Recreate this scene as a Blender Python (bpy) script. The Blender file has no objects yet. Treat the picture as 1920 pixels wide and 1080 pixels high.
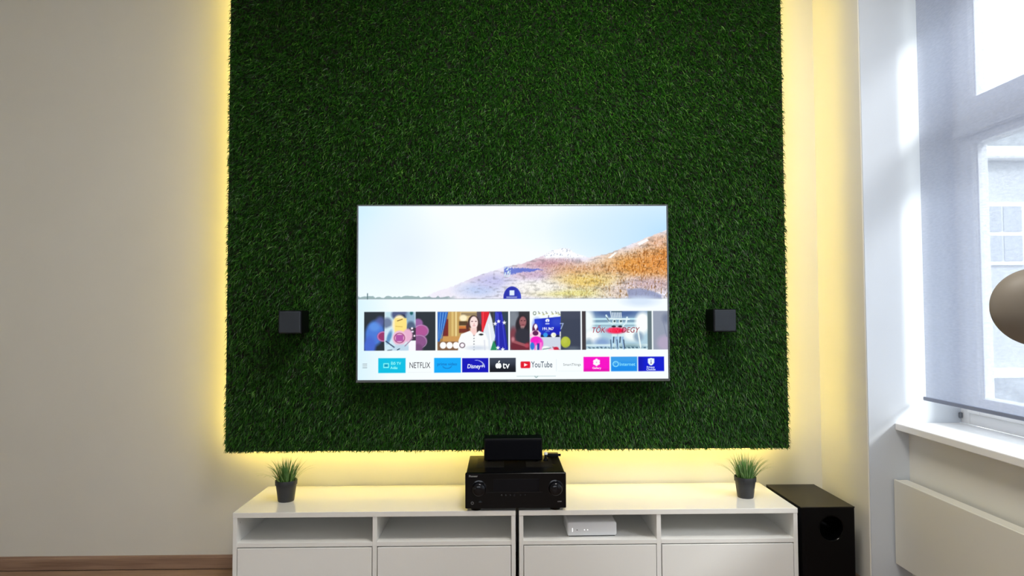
import bpy, bmesh, math, random
import numpy as np
from mathutils import Vector, Matrix
random.seed(7); RNG = np.random.default_rng(11)
sc = bpy.context.scene
COL = sc.collection

# ------------------------------------------------------------------ camera
YAW, PITCH, ROLL, FPX = 0.0170, 0.0363, -0.0035, 1217.1
F = Vector((math.sin(YAW)*math.cos(PITCH), math.cos(YAW)*math.cos(PITCH), math.sin(PITCH)))
R0 = Vector((math.cos(YAW), -math.sin(YAW), 0)); U0 = R0.cross(F)
RR = R0*math.cos(ROLL) + U0*math.sin(ROLL); UU = -R0*math.sin(ROLL) + U0*math.cos(ROLL)
cd = bpy.data.cameras.new('camera'); cd.sensor_width = 36; cd.lens = FPX/1920*36; cd.clip_start = .02
cam = bpy.data.objects.new('camera', cd); COL.objects.link(cam)
M = Matrix((RR, UU, -F)).transposed().to_4x4(); M.translation = Vector((-0.0669, -3.235, 1.2453))
cam.matrix_world = M
sc.camera = cam

# ------------------------------------------------------------------ world, sun, exposure
sc.view_settings.view_transform = 'Standard'; sc.view_settings.look = 'None'
sc.view_settings.exposure = 0.0; sc.view_settings.gamma = 1.0; sc.view_settings.use_curve_mapping = False
w = bpy.data.worlds.new('overcast_sky'); sc.world = w; w.use_nodes = True
wn = w.node_tree; bg = wn.nodes['Background']
bg.inputs['Color'].default_value = (0.88, 0.94, 1.0, 1); bg.inputs['Strength'].default_value = 4.0
sd = bpy.data.lights.new('hazy_sun', 'SUN'); sd.energy = 4.6; sd.angle = math.radians(13); sd.color = (1.0, .97, .93)
sun = bpy.data.objects.new('hazy_sun', sd); COL.objects.link(sun)
sun.rotation_euler = Vector((-1.0, 1.0, -0.87)).to_track_quat('-Z', 'Y').to_euler()
sun.location = (4, -2, 4)
ld = bpy.data.lights.new('ceiling_light_glow', 'AREA'); ld.shape = 'DISK'; ld.size = .9; ld.energy = 50; ld.color = (1.0, .96, .88)
lamp_ = bpy.data.objects.new('ceiling_light_glow', ld); COL.objects.link(lamp_); lamp_.location = (.4, -1.5, 3.19)

# ------------------------------------------------------------------ material helpers
def srgb(c):
    return tuple((x/12.92 if x <= .04045 else ((x+.055)/1.055)**2.4) for x in (v/255 for v in c))
def mat(name, rgb, rough=.5, metal=0, spec=.5, noise=0, nscale=20, bump=0, bscale=200, coat=0, stretch=None, rgb2=None):
    m = bpy.data.materials.new(name); m.use_nodes = True; nt = m.node_tree
    b = nt.nodes['Principled BSDF']; c = srgb(rgb)
    b.inputs['Base Color'].default_value = (*c, 1); b.inputs['Roughness'].default_value = rough
    b.inputs['Metallic'].default_value = metal; b.inputs['Specular IOR Level'].default_value = spec
    b.inputs['Coat Weight'].default_value = coat
    tc = nt.nodes.new('ShaderNodeTexCoord'); mp = nt.nodes.new('ShaderNodeMapping')
    nt.links.new(tc.outputs['Object'], mp.inputs['Vector'])
    if stretch: mp.inputs['Scale'].default_value = stretch
    if noise or rgb2:
        n = nt.nodes.new('ShaderNodeTexNoise'); n.inputs['Scale'].default_value = nscale; n.inputs['Detail'].default_value = 6
        nt.links.new(mp.outputs['Vector'], n.inputs['Vector'])
        r = nt.nodes.new('ShaderNodeValToRGB'); r.color_ramp.elements[0].position = .3; r.color_ramp.elements[1].position = .7
        a = srgb(rgb2) if rgb2 else tuple(x*(1-noise) for x in c)
        bb = c if rgb2 else tuple(min(1, x*(1+noise)) for x in c)
        r.color_ramp.elements[0].color = (*a, 1); r.color_ramp.elements[1].color = (*bb, 1)
        nt.links.new(n.outputs['Fac'], r.inputs['Fac']); nt.links.new(r.outputs['Color'], b.inputs['Base Color'])
    if bump:
        n = nt.nodes.new('ShaderNodeTexNoise'); n.inputs['Scale'].default_value = bscale; n.inputs['Detail'].default_value = 3
        nt.links.new(mp.outputs['Vector'], n.inputs['Vector'])
        bp = nt.nodes.new('ShaderNodeBump'); bp.inputs['Strength'].default_value = bump; bp.inputs['Distance'].default_value = .002
        nt.links.new(n.outputs['Fac'], bp.inputs['Height']); nt.links.new(bp.outputs['Normal'], b.inputs['Normal'])
    return m
def emis(name, rgb, s):
    m = bpy.data.materials.new(name); m.use_nodes = True; nt = m.node_tree; nt.nodes.clear()
    e = nt.nodes.new('ShaderNodeEmission'); o = nt.nodes.new('ShaderNodeOutputMaterial')
    e.inputs['Color'].default_value = (*rgb, 1); e.inputs['Strength'].default_value = s
    nt.links.new(e.outputs[0], o.inputs['Surface']); return m

WALL = mat('wall_paint', (225, 223, 215), .85, noise=.015, nscale=3, bump=.08, bscale=150)
WHITEP = mat('white_gloss_paint', (236, 236, 236), .35)
REVEAL = mat('sky_tinted_plaster', (206, 212, 220), .6, bump=.1, bscale=30)  # cool, darker cast of sky light on the recess face mixed into base colour
CEIL = mat('ceiling_paint', (235, 235, 235), .9)
LACQ = mat('white_lacquer', (244, 243, 238), .10, coat=.6)
LACQ2 = mat('white_matt_lacquer', (243, 243, 240), .34)
BLACK = mat('black_painted_metal', (5, 5, 7), .4, spec=.15)
GLOSSB = mat('black_gloss_plastic', (3, 3, 4), .12, spec=.2)
KNOB = mat('dark_knob_metal', (22, 23, 28), .15, metal=.4)
SATINB = mat('black_ash_vinyl', (30, 27, 20), .42, spec=.3, noise=.2, nscale=60, stretch=(1, .1, 1))
GRILLE = mat('grille_cloth', (44, 51, 60), .8, bump=.4, bscale=900)
NAVY = mat('navy_black_plastic', (6, 7, 14), .35, spec=.2)
POT = mat('charcoal_pot_plastic', (42, 44, 48), .45)
SOIL = mat('dark_soil', (30, 24, 18), .95, bump=1, bscale=150)
SILVER = mat('dark_silver_metal', (118, 124, 128), .3, metal=.85)
CHROME = mat('bright_metal', (230, 230, 230), .15, metal=1)
WHITEPL = mat('white_router_plastic', (232, 234, 238), .25)
RAD = mat('cream_radiator_enamel', (222, 220, 210), .3)
TAUPE = mat('taupe_lamp_enamel', (132, 124, 114), .5, spec=.3)
TAUPE2 = mat('taupe_lamp_inner', (128, 120, 110), .5)
WOODB = mat('oak_baseboard', (164, 134, 114), .5, rgb2=(128, 100, 82), nscale=6, stretch=(.6, 6, 12))
PRINT = mat('silver_print', (150, 150, 152), .4)
BOARD = mat('turf_backing_board', (24, 22, 16), .9)

def wood_floor():
    m = bpy.data.materials.new('oak_plank_floor'); m.use_nodes = True; nt = m.node_tree; b = nt.nodes['Principled BSDF']
    tc = nt.nodes.new('ShaderNodeTexCoord'); br = nt.nodes.new('ShaderNodeTexBrick')
    br.inputs['Scale'].default_value = 1; br.inputs['Brick Width'].default_value = 1.3; br.inputs['Row Height'].default_value = .13
    br.inputs['Mortar Size'].default_value = .002
    br.inputs['Color1'].default_value = (*srgb((188, 156, 134)), 1); br.inputs['Color2'].default_value = (*srgb((160, 130, 108)), 1)
    br.inputs['Mortar'].default_value = (*srgb((50, 38, 30)), 1)
    nt.links.new(tc.outputs['Object'], br.inputs['Vector'])
    n = nt.nodes.new('ShaderNodeTexNoise'); mp = nt.nodes.new('ShaderNodeMapping'); mp.inputs['Scale'].default_value = (1.5, 18, 1)
    nt.links.new(tc.outputs['Object'], mp.inputs['Vector']); nt.links.new(mp.outputs[0], n.inputs['Vector']); n.inputs['Scale'].default_value = 3
    mx = nt.nodes.new('ShaderNodeMix'); mx.data_type = 'RGBA'; mx.blend_type = 'MULTIPLY'; mx.inputs['Factor'].default_value = .6
    nt.links.new(br.outputs['Color'], mx.inputs['A']); nt.links.new(n.outputs['Fac'], mx.inputs['B'])
    nt.links.new(mx.outputs['Result'], b.inputs['Base Color']); b.inputs['Roughness'].default_value = .4
    return m
FLOOR = wood_floor()

# ------------------------------------------------------------------ mesh helpers
def link(name, me, m, parent=None):
    o = bpy.data.objects.new(name, me)
    if m is not None:
        for q in (m if isinstance(m, (list, tuple)) else [m]): me.materials.append(q)
    COL.objects.link(o)
    if parent is not None: o.parent = parent
    return o
def obj(name, bm, m, parent=None, smooth=False, loc=None, rot=None):
    me = bpy.data.meshes.new(name); bmesh.ops.recalc_face_normals(bm, faces=bm.faces)
    if smooth:
        for f in bm.faces: f.smooth = True
        for e in bm.edges:
            if len(e.link_faces) == 2 and e.calc_face_angle(0) > math.radians(38): e.smooth = False
    bm.to_mesh(me); bm.free(); o = link(name, me, m, parent)
    if loc: o.location = loc
    if rot: o.rotation_euler = rot
    return o
def box(bm, x0, x1, y0, y1, z0, z1, bev=0, seg=2):
    b = bmesh.new() if bev else bm
    vs = [b.verts.new(p) for p in ((x0,y0,z0),(x1,y0,z0),(x1,y1,z0),(x0,y1,z0),(x0,y0,z1),(x1,y0,z1),(x1,y1,z1),(x0,y1,z1))]
    for i in ((0,3,2,1),(4,5,6,7),(0,1,5,4),(1,2,6,5),(2,3,7,6),(3,0,4,7)): b.faces.new([vs[k] for k in i])
    if bev:
        bmesh.ops.bevel(b, geom=b.edges[:], offset=bev, segments=seg, affect='EDGES', profile=.5)
        me = bpy.data.meshes.new('t'); b.to_mesh(me); b.free(); bm.from_mesh(me); bpy.data.meshes.remove(me)
    return bm
def nb(): return bmesh.new()
def lathe(bm, prof, n=48, axis='Z', c=(0, 0, 0), cap0=False, cap1=False):
    rings = []
    for r, h in prof:
        ring = []
        for i in range(n):
            a = 2*math.pi*i/n; x, y = r*math.cos(a), r*math.sin(a)
            p = (x, y, h) if axis == 'Z' else ((x, -h, y) if axis == 'Y' else (h, x, y))
            ring.append(bm.verts.new(Vector(p)+Vector(c)))
        rings.append(ring)
    for a, b in zip(rings, rings[1:]):
        for i in range(n): bm.faces.new((a[i], a[(i+1) % n], b[(i+1) % n], b[i]))
    if cap0: bm.faces.new(rings[0])
    if cap1: bm.faces.new(rings[-1])
    return bm
def tube(bm, pts, r, n=10):
    rings = []; pts = [Vector(p) for p in pts]
    for i, p in enumerate(pts):
        d = (pts[min(i+1, len(pts)-1)]-pts[max(i-1, 0)]).normalized()
        a = d.orthogonal().normalized() if i == 0 else (a - d*a.dot(d)).normalized(); b = d.cross(a)
        rings.append([bm.verts.new(p+a*r*math.cos(2*math.pi*k/n)+b*r*math.sin(2*math.pi*k/n)) for k in range(n)])
    for a_, b_ in zip(rings, rings[1:]):
        for k in range(n): bm.faces.new((a_[k], a_[(k+1) % n], b_[(k+1) % n], b_[k]))
    bm.faces.new(rings[0]); bm.faces.new(rings[-1]); return bm
def thing(name, label, cat, loc=(0, 0, 0), rz=0, group=None):
    o = bpy.data.objects.new(name, None); COL.objects.link(o); o.empty_display_size = .05
    o.location = loc; o.rotation_euler = (0, 0, rz); o['label'] = label; o['category'] = cat
    if group: o['group'] = group
    return o
def tag(o, label, cat, group=None):
    o['label'] = label; o['category'] = cat
    if group: o['group'] = group
    return o
def struct(o): o['kind'] = 'structure'; return o
def text_geo(s, size, offset=0, shear=0, sx=1, align='CENTER', res=3):
    cu = bpy.data.curves.new('t', 'FONT'); cu.body = s; cu.size = size; cu.offset = offset; cu.shear = shear
    cu.align_x = align; cu.align_y = 'CENTER'; cu.resolution_u = res; cu.fill_mode = 'FRONT'
    o = bpy.data.objects.new('t', cu); COL.objects.link(o)
    dg = bpy.context.evaluated_depsgraph_get(); dg.update()
    me = o.evaluated_get(dg).to_mesh()
    vs = [(v.co.x*sx, v.co.y) for v in me.vertices]; fs = [tuple(p.vertices) for p in me.polygons]
    o.evaluated_get(dg).to_mesh_clear(); bpy.data.objects.remove(o); bpy.data.curves.remove(cu)
    return vs, fs
def text_obj(name, s, size, m, parent, loc, offset=0, sx=1):
    """lettering on a surface facing -y"""
    vs, fs = text_geo(s, size, offset, 0, sx)
    me = bpy.data.meshes.new(name); me.from_pydata([(x, 0, z) for x, z in vs], [], fs)
    o = link(name, me, m, parent); o.location = loc; return o

# ------------------------------------------------------------------ the room
XA, YB, XN, XF = 1.5275, -.4125, 1.707, 1.94     # boxed-out wall, recess side, wall under the sill, window
CZ, XL, YR = 3.3, -3.3, -6.4
struct(obj('floor', box(nb(), XL-.2, 2.3, YR-.2, .2, -.1, 0), FLOOR))
struct(obj('ceiling', box(nb(), XL-.2, 2.3, YR-.2, .2, CZ, CZ+.1), CEIL))
struct(obj('wall_back', box(nb(), XL-.2, XA, 0, .2, 0, CZ), WALL))
struct(obj('wall_left', box(nb(), XL-.2, XL, YR, 0, 0, CZ), WALL))
WY1, WY2 = -2.05, -2.75     # first window recess YB..WY1, pier to WY2, second recess WY2..-4.4
def right_wall(name, y0, y1, m): return struct(obj(name, box(nb(), XA, 2.04, y0, y1, 0, CZ, .004, 2), m))
right_wall('wall_right', YB, .2, WALL)
struct(obj('wall_recess', box(nb(), XA+.004, 2.04, YB-.004, YB+.004, .0, CZ), REVEAL))
right_wall('wall_pier', WY2, WY1, WALL)
right_wall('wall_right_rear', YR, -4.4, WALL)
SILZ = .725
for i, (a, b) in enumerate(((WY1, YB), (-4.4, WY2))):
    struct(obj('wall_under_window' if i == 0 else 'wall_under_window_rear', box(nb(), XN, 2.04, a, b, 0, SILZ), WALL))
    struct(obj('wall_over_window' if i == 0 else 'wall_over_window_rear', box(nb(), XN, 2.04, a, b, 2.78, CZ), WALL))
b = nb(); lathe(b, [(.001, .06), (.47, .06), (.5, .05), (.5, 0), (.48, 0), (.48, .03), (.001, .03)], 64)
cl = tag(obj('ceiling_light', b, WHITEP, None, True, loc=(.4, -1.5, 3.24)), 'round flush ceiling light above the room, outside the photo', 'lamp')
# rear wall with a wide opening to the light
b = nb(); box(b, XL, -2.0, YR-.2, YR, 0, CZ); box(b, 1.0, 2.3, YR-.2, YR, 0, CZ); box(b, -2.0, 1.0, YR-.2, YR, 2.5, CZ); box(b, -2.0, 1.0, YR-.2, YR, 0, 1.25)
struct(obj('wall_rear', b, WALL))
b = nb()
pr = [(0, .004), (-.014, .004), (-.014, .055), (-.009, .066), (0, .066)]
r0 = [b.verts.new((XL, y, z)) for y, z in pr]; r1 = [b.verts.new((XA, y, z)) for y, z in pr]
for i in range(5): b.faces.new((r0[i], r0[(i+1) % 5], r1[(i+1) % 5], r1[i]))
b.faces.new(r0); b.faces.new(r1)
struct(obj('baseboard_back', b, WOODB))
for nm, y0, y1, xx in (('baseboard_right', YB, 0, XA),):
    struct(obj(nm, box(nb(), xx-.014, xx, y0, y1-.015, .004, .066, .003), WOODB))

# ------------------------------------------------------------------ windows
def glass_mat():
    m = bpy.data.materials.new('window_glass'); m.use_nodes = True; nt = m.node_tree; nt.nodes.clear()
    t = nt.nodes.new('ShaderNodeBsdfTransparent'); g = nt.nodes.new('ShaderNodeBsdfGlossy'); g.inputs['Roughness'].default_value = .02
    mx = nt.nodes.new('ShaderNodeMixShader'); mx.inputs[0].default_value = .05
    t.inputs['Color'].default_value = (.95, .97, .97, 1)
    o = nt.nodes.new('ShaderNodeOutputMaterial'); nt.links.new(t.outputs[0], mx.inputs[1])
    nt.links.new(g.outputs[0], mx.inputs[2]); nt.links.new(mx.outputs[0], o.inputs[0]); return m
GLASS = glass_mat()
def window(n, y0, y1):     # y0 far end, y1 near end
    top = 2.78; f = nb()
    # fixed outer frame
    box(f, XF, XF+.09, y0-.055, y0, SILZ+.03, top, .004); box(f, XF, XF+.09, y1, y1+.055, SILZ+.03, top, .004)
    box(f, XF, XF+.09, y1+.055, y0-.055, SILZ+.03, .805, .004); box(f, XF, XF+.09, y1+.055, y0-.055, top-.06, top, .004)
    fr = struct(obj('window_%d' % n, f, WHITEP))
    t = nb(); box(t, XF-.02, XF+.09, y1+.055, y0-.055, 1.985, 2.085, .006); box(t, XF-.045, XF-.02, y1+.055, y0-.055, 1.99, 2.02, .008)
    obj('transom', t, WHITEP, fr)
    for z0, z1 in ((.805, 1.985), (2.085, top-.06)):
        s = nb(); a, c = y1+.055, y0-.055; wd = .072
        zb = z0+wd; zt = z1-(.037 if z0 < 1 else .1)
        if z0 > 2: zb = z0+.06
        box(s, XF-.012, XF+.06, c-wd, c, z0, z1, .006); box(s, XF-.012, XF+.06, a, a+wd, z0, z1, .006)
        box(s, XF-.012, XF+.06, a+wd, c-wd, z0, zb, .006); box(s, XF-.012, XF+.06, a+wd, c-wd, zt, z1, .006)
        sa = obj('sash', s, WHITEP, fr)
        bd = nb(); q = .012
        for yy in (c-wd-q-.008, a+wd+.008): box(bd, XF+.0, XF+.02, yy, yy+q, zb, zt, .003)
        obj('glazing_bead', bd, WHITEP, sa)
        obj('window_pane', box(nb(), XF+.02, XF+.026, a+wd, c-wd, zb, zt), GLASS, sa)
    obj('window_sill', box(nb(), 1.647, XF, y1, y0-.004, SILZ, .755, .004, 3), WHITEP, fr)
    return fr
w1 = window(1, YB, WY1); window(2, WY2, -4.4)
obj('hinge', box(nb(), XF-.014, XF-.002, YB-.018, YB-.006, .776, .80, .003), mat('hinge_metal', (120, 124, 130), .4, metal=.6), w1)
def blind_mat():
    m = bpy.data.materials.new('screen_blind_fabric'); m.use_nodes = True; nt = m.node_tree; nt.nodes.clear()
    N = nt.nodes.new; L = nt.links.new
    tr = N('ShaderNodeBsdfTransparent'); tl = N('ShaderNodeBsdfTranslucent'); df = N('ShaderNodeBsdfDiffuse')
    tr.inputs['Color'].default_value = (.93, .95, 1, 1)
    tl.inputs['Color'].default_value = (.27, .30, .39, 1); df.inputs['Color'].default_value = (.45, .48, .60, 1)
    m1 = N('ShaderNodeMixShader'); m1.inputs[0].default_value = .5; L(tl.outputs[0], m1.inputs[1]); L(df.outputs[0], m1.inputs[2])
    tc = N('ShaderNodeTexCoord'); mp = N('ShaderNodeMapping'); mp.inputs['Scale'].default_value = (1, 40, 160); n = N('ShaderNodeTexNoise'); n.inputs['Scale'].default_value = 1; n.inputs['Detail'].default_value = 4
    L(tc.outputs['Object'], mp.inputs[0]); L(mp.outputs[0], n.inputs['Vector'])
    r = N('ShaderNodeMapRange'); r.inputs['From Min'].default_value = .3; r.inputs['From Max'].default_value = .7
    r.inputs['To Min'].default_value = .59; r.inputs['To Max'].default_value = .73; L(n.outputs['Fac'], r.inputs['Value'])
    m2 = N('ShaderNodeMixShader'); L(r.outputs[0], m2.inputs[0]); L(tr.outputs[0], m2.inputs[1]); L(m1.outputs[0], m2.inputs[2])
    o = N('ShaderNodeOutputMaterial'); L(m2.outputs[0], o.inputs[0]); return m
BLIND = blind_mat(); BARM = mat('blind_bar', (120, 128, 150), .4)
def blind(y0, y1, label):
    t = thing('roller_blind', label, 'blind', (1.752, (y0+y1)/2, .862)); h = abs(y1-y0)/2
    fb = nb(); fb.faces.new([fb.verts.new(p) for p in ((0, -h, .008), (0, h, .008), (0, h, 1.86), (0, -h, 1.86))]); obj('fabric', fb, BLIND, t)
    obj('bottom_bar', box(nb(), -.006, .006, -h-.012, h+.012, -.004, .012, .003), BARM, t)
    obj('roller_tube', lathe(nb(), [(.022, -h), (.022, h)], 24, 'Y', (0, 0, 1.86), True, True), BARM, t, True)
    for s in (-1, 1): obj('bracket', box(nb(), -.025, .025, s*(h+.006)-.003, s*(h+.006)+.003, 1.83, 1.92), WHITEP, t)
    return t
blind(YB-.058, WY1+.03, 'translucent blue-grey roller blind over the window on the right')
blind(WY2-.03, -4.37, 'translucent roller blind over the second window nearer the viewer, outside the photo')

# ------------------------------------------------------------------ building across the street
FAC = mat('pale_facade', (188, 190, 188), .8, noise=.08, nscale=2); FACD = mat('facade_window', (168, 172, 174), .3)
BRK = mat('weathered_wall', (160, 164, 164), .9, noise=.25, nscale=5, bump=.4, bscale=20)
bt = thing('building', 'pale building with a white cornice seen through the window pane', 'building', (11, 9, -4))
b = nb(); box(b, -6, 12, 0, 4, 0, 8.4); obj('wall', b, FAC, bt)
b = nb(); box(b, -6.2, 12.2, -.25, 0, 8.1, 8.35, .05); obj('cornice', b, WHITEP, bt)
b = nb(); box(b, -6.1, 12.1, .05, 3.9, 8.4, 9.0); obj('roof', b, BRK, bt)
b = nb(); box(b, -6.1, 12.1, -.12, 0, 3.95, 4.15, .03); obj('ledge', b, WHITEP, bt)
b = nb(); box(b, -6, 12, -.1, 0, 2.2, 3.95); obj('plinth', b, BRK, bt)
for k in range(5):
    x = -1.95+k*2.6
    fr = obj('window', box(nb(), x, x+.9, -.06, 0, 6.1, 7.3), WHITEP, bt)
    p = nb()
    for i in range(2):
        for j in range(2): box(p, x+.08+i*.39, x+.43+i*.39, -.08, -.06, 6.18+j*.56, 6.66+j*.56)
    obj('pane', p, FACD, fr)
struct(obj('ground', box(nb(), -20, 40, -30, 40, -4.1, -4), mat('street_paving', (150, 150, 148), .9, noise=.1)))

# ------------------------------------------------------------------ radiator
rt = thing('radiator', 'flat cream panel radiator on the wall under the window sill', 'radiator', (1.66, -1.1, .155))
b = nb(); box(b, -.03, -.018, -.675, .675, 0, .36, .003, 3); obj('front_panel', b, RAD, rt)
b = nb(); box(b, -.016, .03, -.66, .66, .012, .348, .004); obj('casing', b, RAD, rt)
for y in (-.4, .4): obj('bracket', box(nb(), .03, .047, y-.015, y+.015, .03, .33), RAD, rt)
obj('top_grille', box(nb(), -.02, .03, -.672, .672, .349, .357, .002), RAD, rt)

# ------------------------------------------------------------------ turf wall panel with back light
PX0, PX1, PZ0, PZ1, PYB, PYT = -1.372, 1.311, .588, 3.12, -.118, -.147
tp = thing('turf_wall_panel', 'tall green artificial grass panel mounted on the wall behind the television', 'wall panel', (0, 0, PZ0))
b = nb(); box(b, PX0, PX1, PYB, PYB+.014, 0, PZ1-PZ0); obj('backing_board', b, BOARD, tp)
for x in (-1.0, 0, 1.0):
    obj('wall_batten', box(nb(), x-.02, x+.02, PYB+.014, 0, .15, PZ1-PZ0-.15), BOARD, tp)
def turf():
    N = 250000
    W = PX1-PX0; H = PZ1-PZ0
    bx = RNG.uniform(PX0+.002, PX1-.002, N); bz = RNG.uniform(.002, H-.002, N)
    L = RNG.uniform(.018, .034, N); wd = RNG.uniform(.0011, .0021, N)
    # combed slightly downwards with a slow swirl, plus strong random spread
    sw = .35*np.sin(bx*5.1+1.3*np.sin(bz*3.3))+.25*np.sin(bz*7.7+bx*2)
    ang = RNG.normal(0, 1.25, N)+sw - math.pi/2
    tilt = RNG.uniform(.25, 1.25, N)
    dx, dz = np.cos(ang)*np.sin(tilt), np.sin(ang)*np.sin(tilt); dy = -np.cos(tilt)
    # side vector
    px, pz = -np.sin(ang), np.cos(ang); tw = RNG.normal(0, .6, N)
    sx, sz, sy = px*np.cos(tw), pz*np.cos(tw), np.sin(tw)*.8
    V = np.zeros((N, 5, 3), np.float32)
    def P(t, droop): return bx+dx*L*t, PYB+dy*L*t, bz+dz*L*t-droop*L*t*t
    x0, y0, z0 = P(0, 0); x1, y1, z1 = P(.55, .15); x2, y2, z2 = P(1, .35)
    x1 = np.clip(x1, PX0-.002, PX1+.002); x2 = np.clip(x2, PX0-.003-RNG.exponential(.0025, N), PX1+.003+RNG.exponential(.0025, N)); z1 = np.maximum(z1, -.003); z2 = np.maximum(z2, -.004-RNG.exponential(.0022, N))
    y1 = np.maximum(y1, PYT-.001); y2 = np.maximum(y2, PYT-.006)
    for k, (x, y, z, s, ww) in enumerate(((x0, y0, z0, -1, 1), (x0, y0, z0, 1, 1), (x1, y1, z1, 1, .9), (x1, y1, z1, -1, .9), (x2, y2, z2, 0, 0))):
        V[:, k, 0] = x+s*ww*wd*sx; V[:, k, 1] = y+s*ww*wd*sy; V[:, k, 2] = z+s*ww*wd*sz
    V = V.reshape(-1, 3)
    me = bpy.data.meshes.new('grass_pile'); me.vertices.add(N*5); me.vertices.foreach_set('co', V.ravel())
    base = (np.arange(N)*5)[:, None]
    loops = (base+np.array([0, 1, 2, 3, 3, 2, 4])[None]).ravel().astype(np.int32)
    me.loops.add(N*7); me.loops.foreach_set('vertex_index', loops)
    st = ((np.arange(N)*7)[:, None]+np.array([0, 4])[None]).ravel().astype(np.int32)
    me.polygons.add(N*2); me.polygons.foreach_set('loop_start', st)
    me.update(calc_edges=True)
    pal = np.array([srgb(c) for c in ((30, 82, 12), (46, 112, 20), (18, 58, 10), (74, 138, 34), (112, 164, 70), (34, 70, 20))])
    ci = RNG.choice(6, N, p=[.34, .27, .22, .1, .04, .03]); c = pal[ci]*.72*RNG.uniform(.7, 1.2, (N, 1))
    at = me.color_attributes.new('blade_tint', 'FLOAT_COLOR', 'POINT')
    cc = np.ones((N*5, 4), np.float32); cc[:, :3] = np.repeat(c, 5, 0); at.data.foreach_set('color', cc.ravel())
    m = bpy.data.materials.new('artificial_grass'); m.use_nodes = True; nt = m.node_tree; bs = nt.nodes['Principled BSDF']
    a = nt.nodes.new('ShaderNodeAttribute'); a.attribute_name = 'blade_tint'
    nt.links.new(a.outputs['Color'], bs.inputs['Base Color']); bs.inputs['Roughness'].default_value = .42
    bs.inputs['Specular IOR Level'].default_value = .3
    o = link('grass_pile', me, m, tp); o['kind'] = 'stuff'; return o
turf()
LED = emis('warm_led', (1.0, .75, .13), 31)
for xa, xb in ((PX0+.010, PX0+.018), (PX1-.014, PX1-.010)):
    obj('led_strip', box(nb(), xa, xb, PYB+.022, PYB+.031, .02, PZ1-PZ0-.02), LED, tp)
obj('led_strip', box(nb(), PX0+.03, PX1-.03, PYB+.022, PYB+.031, .010, .018), LED, tp)
obj('led_channel', box(nb(), PX0+.014, PX0+.03, PYB+.014, PYB+.03, .02, PZ1-PZ0-.02), BOARD, tp)
obj('led_channel', box(nb(), PX1-.03, PX1-.014, PYB+.014, PYB+.03, .02, PZ1-PZ0-.02), BOARD, tp)
obj('led_channel', box(nb(), PX0+.03, PX1-.03, PYB+.014, PYB+.03, .014, .028), BOARD, tp)

# ------------------------------------------------------------------ television
TX0, TX1, TZ0, TZ1, TY = -.738, .719, .919, 1.746, -.213
tv = thing('television', 'large flat television mounted on the grass panel, showing its start screen', 'television', ((TX0+TX1)/2, TY, TZ0))
TW, TH = (TX1-TX0)/2, TZ1-TZ0
b = nb(); bz = .008
box(b, -TW, TW, 0, .03, 0, .0125, .002); box(b, -TW, TW, 0, .03, TH-.007, TH, .002)
box(b, -TW, -TW+bz, 0, .03, .0125, TH-.007, .002); box(b, TW-bz, TW, 0, .03, .0125, TH-.007, .002)
obj('bezel', b, SILVER, tv)
b = nb(); box(b, -TW+.004, TW-.004, .006, .036, .004, TH-.004, .004); box(b, -TW+.25, TW-.25, .036, .055, .08, .55, .01)
obj('rear_casing', b, BLACK, tv)
obj('wall_mount', box(nb(), -.25, .25, .055, .1, .2, .5), BLACK, tv)
text_obj('maker_mark', 'SAMSUNG', .012, PRINT, tv, (0.0, -.0008, .0062), .0002)
obj('sensor_housing', box(nb(), -.03, .03, .002, .02, -.006, .001, .002), BLACK, tv)

# ---- the picture on the screen, in units of its own pixels (576 x 326)
SX0, SX1, SY0, SY1 = 675., 1251., 387., 713.
GW, GH = 577, 327
gx, gy = np.meshgrid(np.linspace(SX0, SX1, GW), np.linspace(SY0, SY1, GH))
IMG = np.zeros((GH, GW, 3)); IMG[:] = (246, 253, 255)
def sm(d, s=1.): return np.clip(.5+d/s, 0, 1)
def put(mask, c): 
    c = np.asarray(c, float)
    IMG[:] = IMG*(1-mask[..., None]) + c*mask[..., None]
def rect(x0, y0, x1, y1, c, a=1): put(a*sm(gx-x0)*sm(x1-gx)*sm(gy-y0)*sm(y1-gy), c)
def ell(cx, cy, rx, ry, c, a=1, s=1., rot=0):
    dx, dy = gx-cx, gy-cy; ca, sa = math.cos(rot), math.sin(rot); u, v = dx*ca+dy*sa, -dx*sa+dy*ca
    d = (1-np.sqrt((u/rx)**2+(v/ry)**2))*min(rx, ry); put(a*sm(d, s), c)
def ring(cx, cy, rx, ry, w_, c, a=1):
    d = np.abs(np.sqrt(((gx-cx)/rx)**2+((gy-cy)/ry)**2)-1)*min(rx, ry); put(a*sm(w_/2-d), c)
def poly(pts, c, a=1, s=1.):
    ins = np.zeros(gx.shape, bool); dmin = np.full(gx.shape, 1e9); n = len(pts)
    for i in range(n):
        (x1, y1), (x2, y2) = pts[i], pts[(i+1) % n]
        if y1 != y2:
            cond = ((y1 > gy) != (y2 > gy)) & (gx < (x2-x1)*(gy-y1)/(y2-y1)+x1); ins ^= cond
        ex, ey = x2-x1, y2-y1; t = np.clip(((gx-x1)*ex+(gy-y1)*ey)/(ex*ex+ey*ey+1e-9), 0, 1)
        dmin = np.minimum(dmin, np.hypot(gx-x1-t*ex, gy-y1-t*ey))
    put(a*sm(np.where(ins, dmin, -dmin), s), c)
def line(x1, y1, x2, y2, w_, c, a=1):
    ex, ey = x2-x1, y2-y1; t = np.clip(((gx-x1)*ex+(gy-y1)*ey)/(ex*ex+ey*ey+1e-9), 0, 1)
    put(a*sm(w_/2-np.hypot(gx-x1-t*ex, gy-y1-t*ey)), c)
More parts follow.
